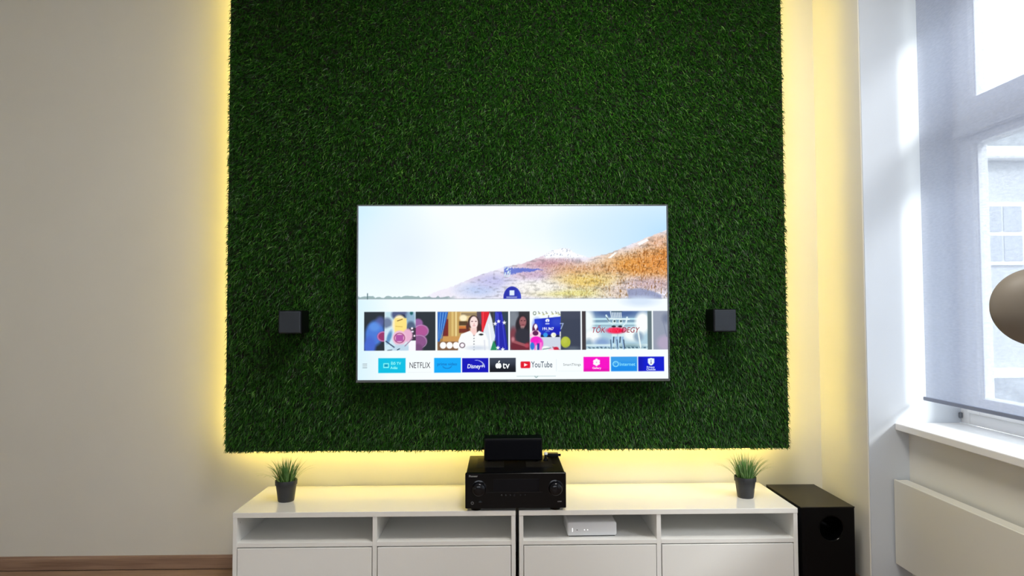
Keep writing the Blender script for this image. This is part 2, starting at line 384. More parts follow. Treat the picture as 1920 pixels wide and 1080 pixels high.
def vnoise(sx, sy=None, seed=0):
    sy = sy or sx; r = np.random.default_rng(seed); nx, ny = int(576/sx)+3, int(326/sy)+3
    g = r.random((ny, nx)); u, v = (gx-SX0)/sx, (gy-SY0)/sy; i, j = u.astype(int), v.astype(int); fu, fv = u-i, v-j
    return (g[j, i]*(1-fu)+g[j, i+1]*fu)*(1-fv)+(g[j+1, i]*(1-fu)+g[j+1, i+1]*fu)*fv
# sky
put(np.clip(1-(gx-675)/140, 0, 1)*.8*np.clip(1-(gy-400)/200, .2, 1), (200, 235, 255))
put(np.clip(1-np.hypot((gx-760)/110, (gy-470)/90), 0, 1)*.8, (226, 238, 255))
put(np.clip(1-np.hypot((gx-1251)/230, (gy-440)/110), 0, 1), (176, 220, 255))
put(np.clip(1-np.hypot((gx-1130)/200, (gy-430)/60), 0, 1)*.6, (212, 236, 255))
# mountain ridge
RX = [675, 800, 812, 854, 893, 940, 946, 984, 1020, 1027, 1042, 1057, 1068, 1080, 1105, 1142, 1173, 1212, 1247, 1252]
RY = [565, 558, 551, 537, 520, 504, 502, 495, 481, 475, 470, 467, 469, 477, 485, 477, 465, 448, 434, 432]
ridge = np.interp(gx, RX, RY)+ (vnoise(3, 3, 3)-.5)*2.5
below = sm(gy-ridge, 1.2)*sm(562.5-gy)*sm(gx-800, 30)
n1, n2, n3 = vnoise(1.3, 1.8, 1), vnoise(1.1, 1.5, 2), vnoise(9, 6, 4)
def field(x, y, rx, ry, p=1.): return np.clip(1.3-np.hypot((gx-x)/rx, (gy-y)/ry), 0, 1)**p
C = np.zeros_like(IMG); C[:] = (240, 236, 248)
def cf(m_, c): 
    global C
    C = C*(1-m_[..., None])+np.asarray(c, float)*m_[..., None]
cf(field(900, 545, 45, 16)*.9, (188, 204, 240)); cf(field(885, 522, 60, 9)*.8, (222, 208, 222))
cf(field(925, 528, 40, 16), (196, 196, 236)); cf(field(1030, 498, 62, 15), (205, 160, 172)); cf(field(1000, 515, 50, 12), (208, 180, 205))
cf(field(1085, 510, 60, 16), (226, 176, 132)); cf(field(1190, 500, 75, 28), (232, 160, 74)); cf(field(1250, 490, 60, 45), (230, 150, 70))
cf(field(1100, 530, 70, 18), (240, 208, 118)); cf(field(1080, 552, 90, 10), (236, 228, 150)); cf(field(1220, 535, 62, 15), (214, 186, 190))
cf(field(1165, 550, 50, 12)*.8, (230, 206, 196)); cf(field(1010, 540, 55, 12), (252, 248, 240)); cf(field(1235, 455, 20, 12), (238, 190, 160))
dark = np.clip((n1*.6+n2*.4-.56)*4, 0, 1); lite = np.clip((.42-n1*.5-n2*.5)*4, 0, 1)
dens = np.clip((gx-880)/260, .12, 1)*np.clip((gy-ridge)/14, .2, 1)
C = C*(1-.34*(dark*dens)[..., None]); C = C+(255-C)*(.55*lite*np.clip((gx-860)/250, .3, .9))[..., None]
n4 = vnoise(1.2, 3.6, 21); tr_ = np.clip((n4-.62)*5, 0, 1)*np.clip((gx-1010)/150, 0, 1)*np.clip((gy-ridge-6)/14, 0, 1)
C = C*(1-tr_[..., None]*np.array([.35, .5, .75])*.75)
C = C*(1-(np.clip((vnoise(7, 3, 31)-.6)*4, 0, 1)*np.clip((gx-850)/100, 0, .5)*.35)[..., None])
IMG[:] = IMG*(1-below[..., None])+C*below[..., None]
cap = sm(gy-ridge, 2)*np.clip((486-gy+3*n3)/4, 0, 1)*sm(gx-1022, 6)*sm(1100-gx, 8); put(cap, (252, 254, 255))
put(cap*np.clip((n1-.7)*6, 0, 1), (150, 160, 190))
poly([(1195, 458), (1214, 449), (1217, 453), (1200, 462)], (252, 252, 252)); poly([(1140, 486), (1153, 475), (1158, 475), (1146, 486)], (252, 250, 245))
pm = np.clip((1-np.abs((gy-(510-.04*(gx-950)+3*(n3-.5)))/(9*np.clip((1022-gx)/75, 0, 1)+.01)))*3+(n1-.5)*2.2, 0, 1)*sm(gx-946)*sm(gy-502, 3); put(pm*.85, (84, 106, 206))
put(sm(gx-946)*sm(958-gx)*sm(gy-503)*sm(521-gy)*np.clip((n1-.45)*5, 0, 1), (215, 235, 245))
poly([(1175, 545), (1200, 543), (1222, 548), (1240, 556), (1240, 563), (1178, 563)], (140, 150, 188), .85, 4)
# tree line, helmet
th = 560-4*vnoise(4, 300, 9)[0:1, :]; put(sm(gy-th)*sm(562-gy)*sm(850-gx, 20)*.6, (96, 130, 130)); line(692.5, 552, 692.5, 562, 2, (90, 120, 125)); 
line(675, 562, 1250, 562, 1.2, (130, 140, 150), .55)
put(sm(562.7-gy), 0) if False else None
m_ = sm((1-np.hypot((gx-961)/16.5, (gy-560)/21))*16)*sm(562.5-gy); put(m_, (28, 40, 170)); put(m_*np.clip((gx-965)/10, 0, 1)*.5, (60, 90, 220))
rect(956, 546.5, 965, 556, (225, 240, 255)); rect(950, 558, 970, 561, (170, 180, 220), .8)
# reflection band under the picture
put(sm(gy-563)*np.clip(1-(gx-675)/60, 0, 1)*.7, (208, 240, 252)); ell(1200, 568, 30, 9, (212, 228, 248), .9, 9)
# thumbnail 1
def clip_begin(): return IMG.copy()
def clip_end(sv, x0, y0, x1, y1):
    k = (sm(gx-x0)*sm(x1-gx)*sm(gy-y0)*sm(y1-gy))[..., None]; IMG[:] = sv*(1-k)+IMG*k
TA, TB = 586, 658.5
s = clip_begin(); x0, x1 = 686.5, 818.5; rect(x0-2, TA-2, x1+2, TB+2, (38, 46, 54))
ell(706, 626, 17, 24, (74, 122, 214), 1, 6, .2); ell(697, 650, 11, 18, (70, 104, 206), 1, 6); ell(716, 604, 8, 9, (88, 100, 170), .8, 6); ell(706, 614, 10, 8, (96, 150, 230), .8, 6)
ell(722, 632, 11, 9, (150, 52, 104), 1, 3); ring(722, 632, 10, 8.5, 2, (205, 130, 190), .8)
ell(786, 608, 9, 9, (150, 96, 160), 1, 3); ell(792, 622, 13, 11, (176, 84, 150), 1, 3, -.3); ring(792, 622, 13, 11, 2, (200, 150, 200), .7); ell(788, 642, 15, 12, (140, 84, 138), 1, 3, -.5); ring(788, 642, 14, 12, 1.5, (205, 160, 205), .7); ell(785, 655, 10, 9, (120, 74, 120), 1, 4)
sv2 = IMG.copy(); rect(724, TA-2, 782, TB+2, (214, 232, 240)); ell(738, 590, 12, 12, (196, 226, 236), 1, 4); ell(753, 591, 16, 12, (78, 88, 128), 1, 4); ell(756, 598, 9, 7, (16, 26, 58), 1, 3)
ell(729, 607, 9, 10, (100, 116, 150), .9, 5); ell(772, 598, 9, 16, (136, 172, 200), .9, 5); ell(774, 588, 3, 4, (20, 96, 100), 1, 2); ell(773, 616, 9, 12, (70, 86, 116), .9, 4)
rect(770, 616, 783, 640, (60, 50, 66)); ell(736, 636, 15, 22, (206, 232, 244), 1, 4); ell(733, 633, 4, 12, (60, 120, 180), .8, 3, .3); ell(752, 610, 13, 18, (252, 236, 190), 1, 3)
rect(743, 598, 765, 628, (252, 226, 130)); line(748, 603, 757, 600, 1.6, (120, 90, 40)); line(745, 613, 757, 614, 1.6, (220, 190, 100)); ell(767, 630, 9, 12, (232, 178, 208), 1, 3); ell(752, 635, 13, 14, (236, 190, 214), 1, 2)
rect(745, 629, 759, 641, (176, 84, 162)); ring(752, 635, 9.5, 9, 1.5, (150, 50, 110)); ell(755, 654, 18, 7, (190, 214, 232), 1, 4); rect(769, 640, 783, 660, (248, 246, 252)); line(727, 641, 742, 652, 2, (20, 40, 80)); line(762, 650, 776, 636, 1.5, (150, 110, 150)); ell(779.5, 631, 1.6, 1.8, (255, 240, 255)); ell(775, 617, 2, 2, (255, 245, 255)); ell(776, 623, 2.2, 1.6, (240, 230, 250))
line(748, 657, 752, 655, 1.6, (10, 30, 60)); line(730, 658, 738, 657, 1.4, (60, 80, 100))
k = (sm(gx-724)*sm(782-gx))[..., None]; IMG[:] = sv2*(1-k)+IMG*k
clip_end(s, x0, TA, x1, TB)
# thumbnail 2
s = clip_begin(); x0, x1 = 822, 953.5; rect(x0-2, TA-2, x1+2, TB+2, (168, 126, 70))
rect(842, 586, 864, 650, (196, 160, 92)); rect(848, 586, 852, 644, (222, 192, 118)); rect(855, 586, 858, 640, (238, 216, 150)); rect(832, 600, 842, 632, (120, 36, 32)); rect(832, 632, 866, 645, (204, 152, 84)); rect(822, 642, 870, 660, (126, 92, 66))
rect(864, 586, 902, 614, (214, 186, 130)); rect(866, 588, 900, 594, (150, 130, 96)); ell(870, 598, 7, 6, (252, 240, 200), 1, 3); rect(862, 604, 878, 612, (84, 62, 34)); rect(862, 613, 880, 618, (208, 122, 58)); rect(862, 618, 882, 626, (118, 48, 34)); rect(864, 626, 880, 640, (180, 140, 90))
poly([(822, 586), (842, 586), (838, 604), (830, 628), (826, 642), (822, 642)], (40, 110, 200)); 
for q in range(7): line(825+q*2.6, 588, 823+q*1.3, 636, 1.0, (150, 196, 240) if q % 2 else (20, 70, 160), .8)
rect(895, 586, 920, 640, (84, 70, 84)); poly([(903, 586), (920, 586), (914, 606), (909, 624), (903, 624), (904, 604)], (222, 18, 38)); line(907, 588, 906, 620, 1.4, (255, 70, 80)); rect(918, 586, 926, 640, (50, 52, 60))
rect(926, 586, 954, 659, (40, 60, 76)); poly([(929, 586), (941, 586), (948, 620), (953, 658), (932, 658), (929, 620)], (26, 30, 168)); line(934, 590, 936, 655, 2.4, (66, 72, 214)); line(941, 592, 948, 655, 1.6, (60, 66, 205)); line(931, 588, 929, 640, 1.6, (70, 90, 210))
poly([(919, 588), (923, 600), (929, 632), (927, 645), (920, 659), (900, 659), (908, 620)], (226, 234, 242)); line(917, 610, 922, 650, 1.6, (255, 255, 255)); poly([(926, 640), (934, 658), (920, 659)], (34, 140, 92))
ell(889, 606, 10.5, 13, (60, 38, 36), 1, 1.5); ell(899, 618, 5, 10, (60, 36, 36), 1, 2); ell(878, 614, 3, 7, (84, 44, 36), 1, 2); ell(889.5, 607, 7.5, 12, (252, 226, 222), 1, 1.5); rect(883, 616, 895, 628, (246, 214, 208)); rect(884.5, 603.5, 888, 605, (90, 50, 60)); rect(891.5, 603.5, 895, 605, (90, 50, 60)); rect(887.5, 612, 892.5, 613, (210, 120, 130)); ell(890, 609.5, 1, 1.4, (225, 170, 165))
poly([(866, 628), (882, 622), (890, 630), (899, 622), (911, 627), (916, 640), (917, 660), (860, 660), (861, 640)], (248, 250, 250)); poly([(884, 620), (894, 620), (892, 631), (888, 630)], (246, 206, 200)); ell(903, 629, 4, 1.8, (10, 20, 20)); 
for q in range(6): ell(889.8, 631+q*5.3, 1.0, 1.0, (80, 86, 100))
ell(896, 654, 18, 4, (206, 216, 230), .8, 5); line(909, 640, 910, 658, 2, (210, 214, 228), .8)
for q in range(3): ell(832.5+q*12, 649, 5.8, 6.2, (255, 253, 250))
ell(868, 649, 5.2, 5, (252, 244, 250)); ring(868, 649, 4.6, 4.4, 1.6, (92, 74, 88))
for cx_, cy_ in ((935.5, 604.5), (929, 609), (946, 607), (943, 657), (934, 654)):
    st = []
    for q in range(10):
        r_ = 4 if q % 2 == 0 else 1.9; st.append((cx_+r_*math.sin(q*math.pi/5), cy_-r_*math.cos(q*math.pi/5)))
    poly(st, (250, 250, 255))
clip_end(s, x0, TA, x1, TB)
# thumbnail 3
s = clip_begin(); x0, x1 = 956.5, 1088; rect(x0-2, TA-2, x1+2, TB+2, (56, 64, 84)); ell(1070, 590, 30, 10, (66, 72, 92), .8, 8)
rect(956, 586, 994, 660, (96, 104, 116)); rect(973, 586, 994, 660, (44, 44, 50)); ell(963, 600, 9, 16, (132, 140, 150), .8, 6)
ell(979, 614, 12, 21, (34, 26, 36), 1, 3); ell(980.5, 605.5, 6.5, 10, (158, 96, 100), 1, 2); rect(976.5, 602.5, 979.5, 604, (60, 26, 34)); rect(982.5, 602.5, 985.5, 604, (60, 26, 34)); rect(978, 610.5, 983.5, 611.8, (110, 40, 56)); poly([(976, 614), (984, 614), (981, 622), (978, 622)], (186, 140, 136))
ell(963, 634, 7, 18, (126, 60, 72), 1, 4); ell(978, 652, 22, 11, (110, 34, 50), 1, 4); ell(980, 632, 14, 15, (44, 44, 56), 1, 5); line(962, 642, 986, 650, 5, (158, 84, 92)); ell(962, 638, 3, 4, (200, 130, 140), .9, 3); ell(988, 650, 4, 4, (176, 66, 84), 1, 3)
sv2 = IMG.copy(); rect(993, TA-2, 1051, TB+2, (246, 252, 250)); ring(1002.5, 589.5, 2.6, 3, 1.2, (90, 110, 90))
for q, (a_, c_) in enumerate(((1009, 588), (1017, 590), (1023, 588), (1034, 589), (1041, 588), (1046, 590))):
    line(a_, c_-2.5, a_+3, c_+2.5, 1.3, (90, 100, 70) if q % 2 else (70, 70, 90), .85); line(a_, c_+2.5, a_+4, c_+2, 1.1, (190, 190, 90), .8)
line(1028.5, 594, 1028.5, 600, 1.2, (20, 20, 70))
poly([(1002, 600.5), (1051, 596), (1051, 633), (1004, 634)], (14, 44, 196)); ell(1007, 612, 8, 12, (30, 70, 225), .6, 8); ell(1044, 606, 10, 8, (60, 84, 200), .6, 8); ell(1040, 625, 12, 8, (8, 8, 170), .6, 8)
ell(1026.3, 603.3, 3.8, 3.2, (244, 248, 255)); rect(1025.7, 603, 1026.9, 606.5, (20, 50, 200)); rect(1022.5, 608.3, 1030, 610.2, (220, 230, 255)); line(1023, 623.8, 1030, 623.8, 1, (120, 150, 240))
rect(993, 634.5, 1051, 660, (206, 214, 230)); rect(1014, 630, 1052, 634.5, (20, 30, 80)); ell(1022.5, 630.3, 4.2, 4.3, (50, 150, 230)); ell(1037.5, 630.5, 4.8, 4.6, (250, 250, 244)); ell(1039, 630.5, 2.4, 2.6, (236, 240, 190)); rect(1049, 624, 1051.5, 634, (250, 250, 250))
ell(1003.5, 620, 5.5, 11, (84, 20, 72), 1, 1.5); ell(1004.5, 614.5, 3, 4.6, (255, 246, 250)); rect(1003.4, 617, 1005.6, 621, (255, 230, 240)); poly([(995, 626), (1000, 622), (1009, 622), (1014, 627), (1013, 634), (996, 634)], (252, 214, 232)); ell(1004, 627, 5.5, 4.6, (96, 26, 84)); 
rect(993, 628, 997, 634, (255, 200, 225)); ell(1005, 641, 10.5, 8, (246, 20, 196), 1, 2); ell(1013, 646, 5, 9, (240, 50, 200), 1, 3); rect(1002, 644, 1005.5, 660, (240, 80, 200)); rect(1012, 644, 1015.5, 660, (250, 130, 215)); rect(1007, 646, 1011, 660, (30, 60, 160)); ell(998, 651, 4, 7, (40, 120, 215)); rect(1004, 650, 1005.5, 660, (250, 200, 235))
ell(1023, 655, 7, 4, (240, 246, 244)); line(1018, 657, 1032, 655, 1.5, (90, 130, 130)); ell(1042, 656, 5, 3.4, (210, 20, 60)); line(1036, 653, 1050, 659, 1.5, (170, 40, 70)); ell(1033, 658, 5, 2, (255, 200, 220))
k = (sm(gx-993)*sm(1051-gx))[..., None]; IMG[:] = sv2*(1-k)+IMG*k
ell(1060, 644, 9, 10.5, (178, 190, 56), 1, 1.5); ell(1058, 641, 5, 6, (196, 204, 84), .6, 5); line(1050, 609, 1055.5, 609, 1.5, (170, 190, 230)); line(1055.5, 609, 1051.5, 619, 1.5, (170, 190, 230)); ell(1073, 656, 12, 4, (92, 104, 118), .8, 5)
clip_end(s, x0, TA, x1, TB)
# thumbnail 4
s = clip_begin(); x0, x1 = 1090.5, 1221; rect(x0-2, TA-2, x1+2, TB+2, (176, 208, 224)); rect(x0-2, TA-2, 1098, TB+2, (62, 56, 60)); rect(1213, TA-2, x1+2, TB+2, (98, 116, 122))
sv2 = IMG.copy(); ell(1155, 588, 55, 12, (76, 104, 156), 1, 12); rect(1098, 599.3, 1213, 602, (200, 238, 248)); rect(1098, 603, 1213, 607, (112, 146, 170), .8); rect(1098, 608, 1213, 611, (206, 240, 246), .8); rect(1110, 612, 1200, 615, (130, 166, 180), .6)
ell(1100, 604, 13, 22, (240, 250, 250), 1, 9); ell(1204, 608, 14, 20, (250, 254, 252), 1, 7); ell(1108, 634, 16, 13, (246, 250, 250), 1, 8); ell(1185, 630, 18, 12, (244, 252, 250), 1, 8)
ell(1128, 645, 14, 8, (130, 160, 206), .9, 8); ell(1196, 634, 9, 9, (134, 160, 184), .9, 6); ell(1103, 646, 7, 8, (126, 156, 180), .8, 7); rect(1098, 648, 1213, 652, (222, 244, 246), .8); ell(1180, 652, 22, 4, (104, 138, 150), .7, 5)
for q in range(46):
    xx = 1100+q*2.45; line(xx, 653.5+random.random()*2, xx+2, 655.5, 1.5, (30, 60, 80) if q % 3 else (190, 220, 230), .8)
rect(1098, 656.5, 1213, 660, (232, 250, 250))
for q in range(7): line(1144+q*3.2, 587, 1146+q*3.0, 598, 1.6, (235, 250, 250)); 
rect(1146, 586, 1166, 588, (40, 70, 90)); line(1143, 600, 1179, 601.5, 2.2, (236, 252, 252))
for X in (1151, 1163):
    line(X-4, 634, X-6, 656, 4, (176, 214, 240)); line(X+3, 634, X+6, 656, 4, (150, 186, 224)); line(X-1, 633, X-2, 645, 2, (30, 46, 80)); line(X+5, 640, X+7, 656, 1.6, (20, 36, 60)); line(X-7, 640, X-6, 656, 1.4, (30, 50, 80)); rect(X-5, 614, X+5, 634, (210, 236, 240)); ell(X, 606, 3.5, 4.5, (220, 240, 240)); ell(X+.5, 605, 2, 2, (40, 70, 80)); ell(X-1, 615, 4, 2, (20, 40, 50))
line(1136, 594, 1142, 607, 3, (220, 245, 250)); line(1137, 598, 1143, 608, 1.3, (16, 40, 60)); line(1142, 607, 1148, 611, 2.4, (210, 240, 245)); line(1175, 598, 1173, 608, 3, (226, 246, 250)); line(1173, 608, 1167, 614, 2.4, (220, 240, 246)); line(1195, 622, 1200, 655, 2.6, (240, 252, 250))
ell(1154, 622.5, 17, 5.6, (238, 16, 70), 1, 4)
k = (sm(gx-1098)*sm(1213-gx))[..., None]; IMG[:] = sv2*(1-k)+IMG*k
clip_end(s, x0, TA, x1, TB)
# thumbnail 5
rect(1223.5, TA, 1252, TB, (150, 158, 176)); s = clip_begin(); ell(1249, 600, 8, 9, (118, 128, 152), 1, 8); ell(1246, 646, 15, 14, (178, 166, 192), 1, 9); line(1242, 604, 1249, 634, 2, (126, 134, 158), .7); clip_end(s, 1223.5, TA, 1250.5, TB)
# bottom row tiles
rect(713, 672.3, 763.5, 700, (0, 190, 226)); rect(816, 672.3, 865.5, 700, (4, 168, 248)); rect(867.7, 673, 916.5, 699.7, (6, 10, 186)); rect(918.5, 673, 967, 699.5, (34, 40, 54)); put(sm(gx-918.5)*sm(967-gx)*sm(gy-673)*sm(684-gy, 10)*.5, (80, 90, 110)); put(sm(gx-919)*sm(967-gx)*sm(gy-690, 8)*sm(699-gy)*.7, (8, 12, 24))
rect(1093, 671.5, 1141.5, 699, (246, 0, 196)); put(sm(gx-1093)*sm(1141.5-gx)*sm(gy-695, 5)*sm(699-gy)*.4, (190, 0, 130)); rect(1144, 671.5, 1193, 699, (20, 140, 234)); put(sm(gx-1144)*sm(1193-gx)*sm(gy-671.5)*sm(684-gy, 14)*.5, (90, 170, 230)); rect(1195, 671.5, 1243.5, 699, (2, 22, 206)); put(sm(gx-1195)*sm(1204-gx, 8)*sm(gy-671.5)*sm(699-gy)*.4, (10, 10, 150))
ring(900, 690, 10, 15, 1.1, (210, 225, 255), .0)
for q in range(12):
    a0 = -1.75+q*.14; a1 = a0+.14; line(894+15*math.cos(a0), 691+14*math.sin(a0), 894+15*math.cos(a1), 691+14*math.sin(a1), .4+q*.12, (220, 235, 255))
# smile of the shopping tile, small signs
for q in range(10):
    a0 = .45+q*.22; a1 = a0+.22; line(840+9*math.cos(a0), 685+7*math.sin(a0), 840+9*math.cos(a1), 685+7*math.sin(a1), 1.2, (2, 110, 196))
rect(722.3, 681.8, 732.7, 690.5, (140, 250, 250)); rect(724, 683.6, 731, 688.6, (0, 150, 190))
ell(1117, 681.5, 0, 0, (255, 255, 255)) if False else None
for q in range(6): ell(1117.2+4.2*math.cos(q*math.pi/3+.52), 682+4.2*math.sin(q*math.pi/3+.52), 2.7, 2.7, (255, 250, 255))
ell(1117.2, 682, 4.3, 4.3, (255, 250, 255)); ell(1117.2, 682, 1.1, 1.1, (225, 150, 200))
ring(1153, 685.3, 5, 4.6, 1.8, (140, 225, 255)); ell(1152, 684, 2.5, 2, (90, 180, 235), .7)
poly([(1213, 675.5), (1219, 674.5), (1225, 675.5), (1225, 683), (1222, 687), (1219, 688.5), (1216, 687), (1213, 683)], (240, 252, 255)); line(1219, 678, 1219, 684, 1.4, (90, 110, 190)); ell(1219, 684, 1.3, 1, (90, 60, 120))
# hovering tile shadow, red play badge
line(969, 707.3, 1041, 707.3, 1, (165, 190, 190), .8); line(1042.5, 676, 1042.5, 698, 1, (226, 234, 236)); line(1002, 707.5, 1005, 710, 1.2, (120, 150, 150)); line(1005, 710, 1008, 707.5, 1.2, (120, 150, 150))
put(sm((1-np.maximum(np.abs((gx-985)/9), np.abs((gy-686)/6.3))**1)*6)*sm(9.8-np.hypot(np.clip(np.abs(gx-985)-6.2, 0, 99)*3, np.clip(np.abs(gy-686)-3.5, 0, 99)*3.2)), (226, 12, 42))
poly([(982.6, 682.8), (989, 686), (982.6, 689.2)], (255, 245, 245)); line(684.5, 683, 692, 683, 1, (130, 140, 140)); line(684.5, 686.5, 692, 686.5, 1, (150, 155, 155)); line(684.5, 690, 692, 690, 1, (110, 120, 120))
line(768, 699, 811, 699, 1, (228, 232, 232), .6); line(1046, 698, 1090, 698, 1, (228, 236, 236), .6)
IMG = np.clip(IMG, 0, 255)
# lettering on top of the picture: (text, centre x, centre y, size px, colour, weight, stretch, shear)
TXT = [('NETFLIX', 789.5, 686.3, 15.5, (60, 54, 62), .15, .66, 0), ('prime video', 840, 684, 8, (2, 104, 190), .2, .95, 0), ('Disney+', 892, 688.5, 11, (236, 244, 255), .45, .82, .15),
       ('tv', 949, 687, 18, (248, 252, 252), .7, .95, 0), ('YouTube', 1015.5, 686, 16, (46, 66, 88), .25, .66, 0), ('SmartThings', 1071.5, 686, 6.6, (110, 118, 118), 0, 1.0, 0),
       ('\u00c9l\u0151 TV', 745.5, 682.5, 7, (150, 255, 250), .3, .95, 0), ('Adás', 742, 690.5, 7, (150, 255, 250), .3, .95, 0), ('Gallery', 1117.5, 692.7, 5.6, (255, 225, 250), .3, 1, 0), ('Internet', 1174.5, 686, 9, (130, 222, 255), .35, 1.0, 0),
       ('Privacy', 1218, 691.5, 5.2, (225, 240, 255), .25, 1, 0), ('Choices', 1218.5, 695.7, 5.2, (225, 240, 255), .25, 1, 0),
       ('T\u0150K', 1120.5, 622, 14, (170, 24, 58), .35, .9, .25), ('MIN', 1149, 622, 12, (255, 60, 100), .2, .9, .25), ('DEGY', 1180, 622, 14, (150, 24, 52), .35, .9, .25),
       ('191,967', 1027, 619, 7.2, (248, 252, 255), .35, .95, 0)]
def screen():
    k0, k1 = -TW+bz-.0005, TW-bz+.0005; z0, z1 = .0120, TH-.0065
    def P(x, y, d=0): return (k0+(x-SX0)/(SX1-SX0)*(k1-k0), .0016-d, z1-(y-SY0)/(SY1-SY0)*(z1-z0))
    X = k0+(gx-SX0)/(SX1-SX0)*(k1-k0); Z = z1-(gy-SY0)/(SY1-SY0)*(z1-z0)
    V = np.stack([X, np.full_like(X, .0016), Z], -1).reshape(-1, 3)
    i = np.arange(GH*GW).reshape(GH, GW); Q = np.stack([i[1:, :-1], i[1:, 1:], i[:-1, 1:], i[:-1, :-1]], -1).reshape(-1, 4)
    verts = [V]; cols = [IMG.reshape(-1, 3)]; tf = []; off = len(V)
    def add(vs, fs, c):
        nonlocal off
        verts.append(np.array(vs)); cols.append(np.tile(np.array(c, float), (len(vs), 1))); tf.extend([tuple(off+q for q in f) for f in fs]); off += len(vs)
    for t, cx, cy, size, c, wgt, sx, sh in TXT:
        vs, fs = text_geo(t, size, wgt*.35, sh, sx); add([P(cx+a, cy-b_, .0006) for a, b_ in vs], fs, c)
    # the fruit sign: round body with a leaf
    def disc(cx, cy, rx, ry, c, rot=0, d=.0006, n=18):
        add([P(cx+rx*math.cos(q*2*math.pi/n)*math.cos(rot)-ry*math.sin(q*2*math.pi/n)*math.sin(rot), cy+rx*math.cos(q*2*math.pi/n)*math.sin(rot)+ry*math.sin(q*2*math.pi/n)*math.cos(rot), d) for q in range(n)], [tuple(range(n))[::-1]], c)
    disc(933, 687.5, 3.6, 5.0, (248, 252, 252)); disc(937, 687.5, 3.6, 5.0, (248, 252, 252)); disc(936, 680, 1.2, 2.6, (248, 252, 252), .5); disc(941.6, 685.5, 1.8, 2.2, (34, 40, 54), 0, .0009)
    V = np.concatenate(verts).astype(np.float32); Cc = np.concatenate(cols)
    me = bpy.data.meshes.new('screen'); nq = len(Q)
    me.vertices.add(len(V)); me.vertices.foreach_set('co', V.ravel())
    lp = np.concatenate([Q.ravel(), np.array([q for f in tf for q in f])]).astype(np.int32)
    sizes = np.array([4]*nq+[len(f) for f in tf]); st = np.concatenate([[0], np.cumsum(sizes)[:-1]]).astype(np.int32)
    me.loops.add(len(lp)); me.loops.foreach_set('vertex_index', lp); me.polygons.add(len(sizes)); me.polygons.foreach_set('loop_start', st)
    me.update(calc_edges=True); me.validate()
    l = Cc/255.; l = np.where(l <= .04045, l/12.92, ((l+.055)/1.055)**2.4)
    at = me.color_attributes.new('picture', 'FLOAT_COLOR', 'POINT'); c4 = np.ones((len(V), 4), np.float32); c4[:, :3] = l; at.data.foreach_set('color', c4.ravel())
    m = bpy.data.materials.new('lit_screen'); m.use_nodes = True; nt = m.node_tree; b_ = nt.nodes['Principled BSDF']
    a = nt.nodes.new('ShaderNodeAttribute'); a.attribute_name = 'picture'
    b_.inputs['Base Color'].default_value = (.004, .004, .004, 1); b_.inputs['Roughness'].default_value = .3; b_.inputs['Specular IOR Level'].default_value = .15
    nt.links.new(a.outputs['Color'], b_.inputs['Emission Color']); b_.inputs['Emission Strength'].default_value = 1.02
    return link('screen', me, m, tv)
screen()

# ------------------------------------------------------------------ satellite speakers on the turf
def satellite(cx, label):
    t = thing('satellite_speaker', label, 'speaker', (cx, -.27, 1.149), 0, 'small wall speakers beside the television')
    obj('cabinet', box(nb(), -.052, .052, .006, .122, 0, .104, .004, 3), BLACK, t)
    obj('grille', box(nb(), -.049, .049, -.004, .006, .003, .101, .005, 3), GRILLE, t)
    obj('trim_ring', box(nb(), -.053, .053, .004, .009, -.001, .105, .002), NAVY, t)
    return t
satellite(-1.026, 'small black cube speaker on the grass panel left of the television')
satellite(.961, 'small black cube speaker on the grass panel right of the television')

# ------------------------------------------------------------------ media cabinets
CH = .396; CD0, CD1 = -.4305, -.0105
def cabinet(label, x0):
    t = thing('media_cabinet', label, 'cabinet', (x0+.6, CD0, 0), 0, 'white media cabinets along the wall')
    W = .6; D = CD1-CD0; T = .018
    obj('top_panel', box(nb(), -W, W, 0, D, CH-.022, CH, .0015), LACQ, t)
    for s in (-1, 1): obj('side_panel', box(nb(), min(s*W*.999, s*(W*.999-T)), max(s*W*.999, s*(W*.999-T)), .002, D, 0, CH-.022, .001), LACQ2, t)
    obj('divider', box(nb(), -.0095, .0095, .004, D-.02, .0, CH-.022, .001), LACQ2, t)
    obj('bottom_panel', box(nb(), -W+T, W-T, .01, D, .012, .03), LACQ2, t)
    obj('back_panel', box(nb(), -W+T, W-T, D-.012, D-.004, .03, CH-.022), LACQ2, t)
    for s in (-1, 1):
        a, c = sorted((s*.0095, s*(W-T)))
        obj('shelf', box(nb(), a, c, .003, D-.012, .250, .268, .001), LACQ2, t)
        a += .003; c -= .003
        obj('door', box(nb(), a, c, .001, .019, .012, .2455, .0012), LACQ2, t)
    h = nb(); hole = lathe(h, [(.0035, .0), (.0035, .0006)], 12, 'X', (-W+T, .035, .345), True, True); obj('shelf_pin_hole', h, BLACK, t)
    return t
cabinet('white media cabinet on the left, with two empty open shelves', -1.207)
cabinet('white media cabinet on the right, holding the white router on its open shelf', .007)

